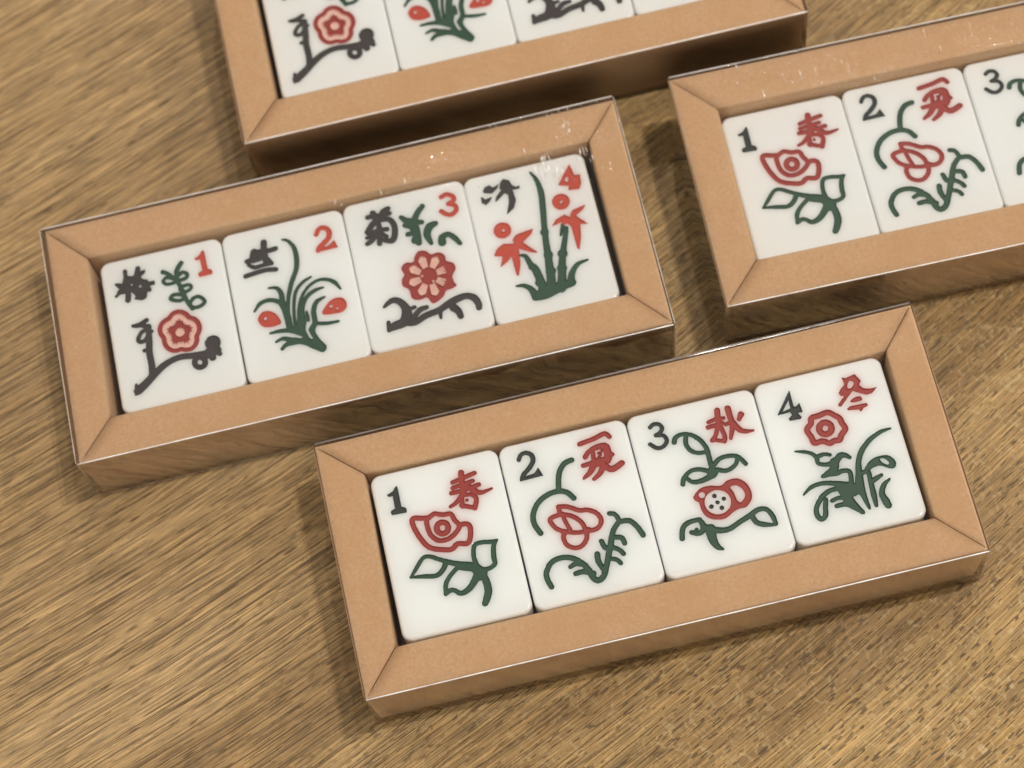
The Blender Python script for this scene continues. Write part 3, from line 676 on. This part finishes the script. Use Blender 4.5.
def tube(name, P, r, mat, parent, seg=8):
    V = []; F = []
    for i, c in enumerate(P):
        a, b = Vector(P[max(i - 1, 0)]), Vector(P[min(i + 1, len(P) - 1)]); d = (b - a).normalized()
        u = d.cross(Vector((0, 0, 1))); u.normalize(); w = u.cross(d)
        for k in range(seg):
            an = 2 * math.pi * k / seg; q = Vector(c) + (u * math.cos(an) + w * math.sin(an)) * r
            V.append(tuple(q * MM))
    for i in range(len(P) - 1):
        for k in range(seg): F.append((i * seg + k, i * seg + (k + 1) % seg, (i + 1) * seg + (k + 1) % seg, (i + 1) * seg + k))
    F.append(tuple(range(seg))[::-1]); F.append(tuple((len(P) - 1) * seg + k for k in range(seg)))
    return mesh_obj(name, V, F, mat, parent, True)
def make_cover(box, label, dx=(0, 0), dy=(0, 0)):
    bx, by, bt = BOX[box]
    root = empty('clear_lid', (bx * MM, by * MM, 0), bt, label, 'clear lid', 'clear plastic lids over the boxes')
    x0, x1, y0, y1 = -68.2 + dx[0], 68.45 + dx[1], -29.95 + dy[0], 29.9 + dy[1]; zt = HB + .42; z0 = .15; r = .45
    # rounded-box shell: open at the bottom
    loops = []
    def loop(off, z, rc):
        pts = []
        for cx, cy, a0 in ((x1 - rc, y1 - rc, 0), (x0 + rc, y1 - rc, 90), (x0 + rc, y0 + rc, 180), (x1 - rc, y0 + rc, 270)):
            for k in range(5):
                a = math.radians(a0 + k * 22.5); pts.append(((cx + (rc - off) * math.cos(a)) * MM, (cy + (rc - off) * math.sin(a)) * MM, z * MM))
        return pts
    V = []; rc = .7
    prof = [(0, z0), (0, zt - r)] + [(r * (1 - math.cos(math.radians(a))), zt - r + r * math.sin(math.radians(a))) for a in (22.5, 45, 67.5, 90)]
    for off, z in prof: V += loop(off, z, rc)
    n = 20; F = []
    for i in range(len(prof) - 1):
        for k in range(n): F.append((i * n + k, i * n + (k + 1) % n, (i + 1) * n + (k + 1) % n, (i + 1) * n + k))
    F.append(tuple((len(prof) - 1) * n + k for k in range(n)))
    s = mesh_obj('film_shell', V, F, {'left': M_FILM2, 'right': M_FILM3}.get(box, M_FILM), root)
    e = .25
    def line(a, b, m=30, wv=.05):
        return [(a[0] + (b[0] - a[0]) * t / m + 0, a[1] + (b[1] - a[1]) * t / m + 0, a[2] + (b[2] - a[2]) * t / m + wv * math.sin(t * 1.3)) for t in range(m + 1)]
    zf = zt - .16
    tube('crease', line((x0 + .4, y0 + e * .6, zf), (x1 - .4, y0 + e * .6, zf), wv=.02), .155, M_FOLD_F, root)
    tube('crease', line((x0 + .4, y1 - e * .4, zf), (x1 - .4, y1 - e * .4, zf), wv=.03), .20, M_FOLD_D if box == 'front' else M_FOLD_B, root)
    ms = M_FOLD_S if box == 'left' else M_FOLD_T
    tube('crease', line((x0 + e * .5, y0 + .4, zf), (x0 + e * .5, y1 - .4, zf), wv=.02), .13, ms, root)
    tube('crease', line((x1 - e * .5, y0 + .4, zf), (x1 - e * .5, y1 - .4, zf), wv=.02), .13, ms, root)
    if box == 'left': tube('crease', line((x0 + .4, y0 + .1, .3), (x1 - .4, y0 + .1, .3), wv=.03), .12, M_FOLD_S, root)  # glints along the lower film edge, painted as a pale tube
    return root

make_box('front', 'kraft card gift box nearest the camera, mitred rim round four tiles with black numbers')
make_box('left', 'kraft card gift box at left whose four tiles have red numbers and black characters')
make_box('right', 'kraft card gift box cut off by the right edge, holding tiles with black numbers')
make_box('back', 'kraft card gift box cut off by the top edge, holding the plum blossom tile')
make_cover('front', 'clear plastic lid over the nearest box, bright line along its front edge')
make_cover('left', 'scuffed clear plastic lid over the left box, sticking out past its left rim', dx=(-.55, .15), dy=(-.05, .2))
make_cover('right', 'scuffed clear plastic lid over the box cut off by the right edge', dy=(0, .35))
make_cover('back', 'clear plastic lid over the box cut off by the top edge')

G1, G2 = 'season tiles with black numbers', 'plant tiles with red numbers'
place = [
 ('C1','front',-43.2,.02,-.0019,'white tile with black 1 and open red rose, leftmost in the nearest box',G1),
 ('C2','front',-14.15,-.2,.0033,'white tile with black 2 and green vines, in the nearest box',G1),
 ('C3','front',14.8,-.23,.0029,'white tile with black 3 and red fruit with dark seeds, in the nearest box',G1),
 ('C4','front',43.75,.2,.0011,'white tile with black 4 and round red flower above green grass',G1),
 ('A1','left',-42.5,-.5,-.0033,'white tile with red 1 and pink plum blossom on a black branch',G2),
 ('A2','left',-13.5,-.5,.0025,'white tile with red 2, green orchid leaves and red buds in the left box',G2),
 ('A3','left',15.3,-.16,-.0017,'white tile with red 3 and eight petalled red chrysanthemum in the left box',G2),
 ('A4','left',44.1,-.5,.0048,'white tile with red 4, green bamboo stalks and pointed red leaves',G2),
 ('C1','right',-43.9,-.6,.003,'white tile with black 1 and open red rose, in the box cut off at right',G1),
 ('C2','right',-15.05,-.1,.004,'white tile with black 2 and green vines, in the box cut off at right',G1),
 ('C3','right',13.8,-.1,.001,'white tile with black 3 cut off by the right edge of the photo',G1),
 ('C4','right',42.65,-.2,.001,'white tile with black 4, last in the box cut off at right',G1),
 ('A1','back',-42.8,.2,.0,'white tile with plum blossom and black branch at the top edge of the photo',G2),
 ('A2','back',-13.95,.3,.002,'white tile with orchid leaves cut off by the top edge of the photo',G2),
 ('A3','back',14.9,.3,.0,'white tile showing only a black branch, cut off by the top edge of the photo',G2),
 ('A4','back',43.75,.3,.0,'nearly blank corner of a white tile, rightmost in the box at the top edge',G2),
]
for a in place: make_tile(*a)

# ---------------------------------------------------------------- table
tb = mesh_obj('table_surface', [(-1.2, -.8, 0), (1.2, -.8, 0), (1.2, 1.6, 0), (-1.2, 1.6, 0), (-1.2, -.8, -.03), (1.2, -.8, -.03), (1.2, 1.6, -.03), (-1.2, 1.6, -.03)],
              [(0, 1, 2, 3), (7, 6, 5, 4), (0, 4, 5, 1), (1, 5, 6, 2), (2, 6, 7, 3), (3, 7, 4, 0)], M_WOOD)
tb['kind'] = 'structure'; tb['label'] = 'brown wooden table surface with slanting grain and dark pores'; tb['category'] = 'table'

# ---------------------------------------------------------------- light: ceiling downlights and the room's soft glow
def lamp(dx, dy, dist, size, power, col=(1, .86, .70)):
    l = bpy.data.lights.new('ceiling_downlight', 'AREA'); l.shape = 'DISK'; l.size = size; l.energy = power; l.color = col
    o = bpy.data.objects.new('ceiling_downlight', l); COL.objects.link(o)
    d = Vector((dx, dy, 1)).normalized(); t = Vector((.03, .21, 0)); o.location = t + d * dist
    o.rotation_euler = d.to_track_quat('Z', 'Y').to_euler(); return o
WARM = (1, .945, .87)
lamp(.35, .03, 2.0, .055, 18.3, WARM)
lamp(.95, .42, 2.4, .06, 11, WARM)
lamp(.15, 1.00, 2.4, .07, 12, WARM)
w = bpy.data.worlds.new('World'); scene.world = w; w.use_nodes = True
nt = w.node_tree; nt.nodes.clear()
out = nt.nodes.new('ShaderNodeOutputWorld'); bg = nt.nodes.new('ShaderNodeBackground')
tc = nt.nodes.new('ShaderNodeTexCoord'); sp = nt.nodes.new('ShaderNodeSeparateXYZ'); nt.links.new(tc.outputs['Generated'], sp.inputs[0])
cr = nt.nodes.new('ShaderNodeValToRGB'); nt.links.new(sp.outputs[2], cr.inputs[0])
cr.color_ramp.elements[0].position = .0; cr.color_ramp.elements[0].color = (.60, .55, .49, 1)
cr.color_ramp.elements[1].position = .9; cr.color_ramp.elements[1].color = (.70, .68, .64, 1)
fy = nt.nodes.new('ShaderNodeMath'); fy.operation = 'MULTIPLY_ADD'; nt.links.new(sp.outputs[1], fy.inputs[0]); fy.inputs[1].default_value = -.42; fy.inputs[2].default_value = 1.02
nt.links.new(cr.outputs[0], bg.inputs[0]); nt.links.new(fy.outputs[0], bg.inputs[1])   # the room is brighter behind the camera
nt.links.new(bg.outputs[0], out.inputs[0])

# ---------------------------------------------------------------- camera
cam = bpy.data.cameras.new('camera'); co = bpy.data.objects.new('camera', cam); COL.objects.link(co); scene.camera = co
pitch, roll = 1.1787975, -.2122464
fw = Vector((0, math.cos(pitch), -math.sin(pitch))); rt = Vector((1, 0, 0)); up = rt.cross(fw)
r2 = rt * math.cos(roll) + up * math.sin(roll); u2 = up * math.cos(roll) - rt * math.sin(roll)
co.matrix_world = Matrix(((r2.x, u2.x, -fw.x, 0), (r2.y, u2.y, -fw.y, 0), (r2.z, u2.z, -fw.z, .4937636), (0, 0, 0, 1)))
cam.sensor_fit = 'HORIZONTAL'; cam.sensor_width = 36; cam.lens = 2303.697 / 1024 * 36; cam.clip_start = .01; cam.clip_end = 20
cam.dof.use_dof = True; cam.dof.focus_distance = .492; cam.dof.aperture_fstop = 14

scene.render.engine = 'CYCLES'
scene.cycles.transparent_max_bounces = 16; scene.cycles.max_bounces = 8
scene.view_settings.view_transform = 'Standard'; scene.view_settings.look = 'None'
scene.view_settings.exposure = 0; scene.view_settings.gamma = 1
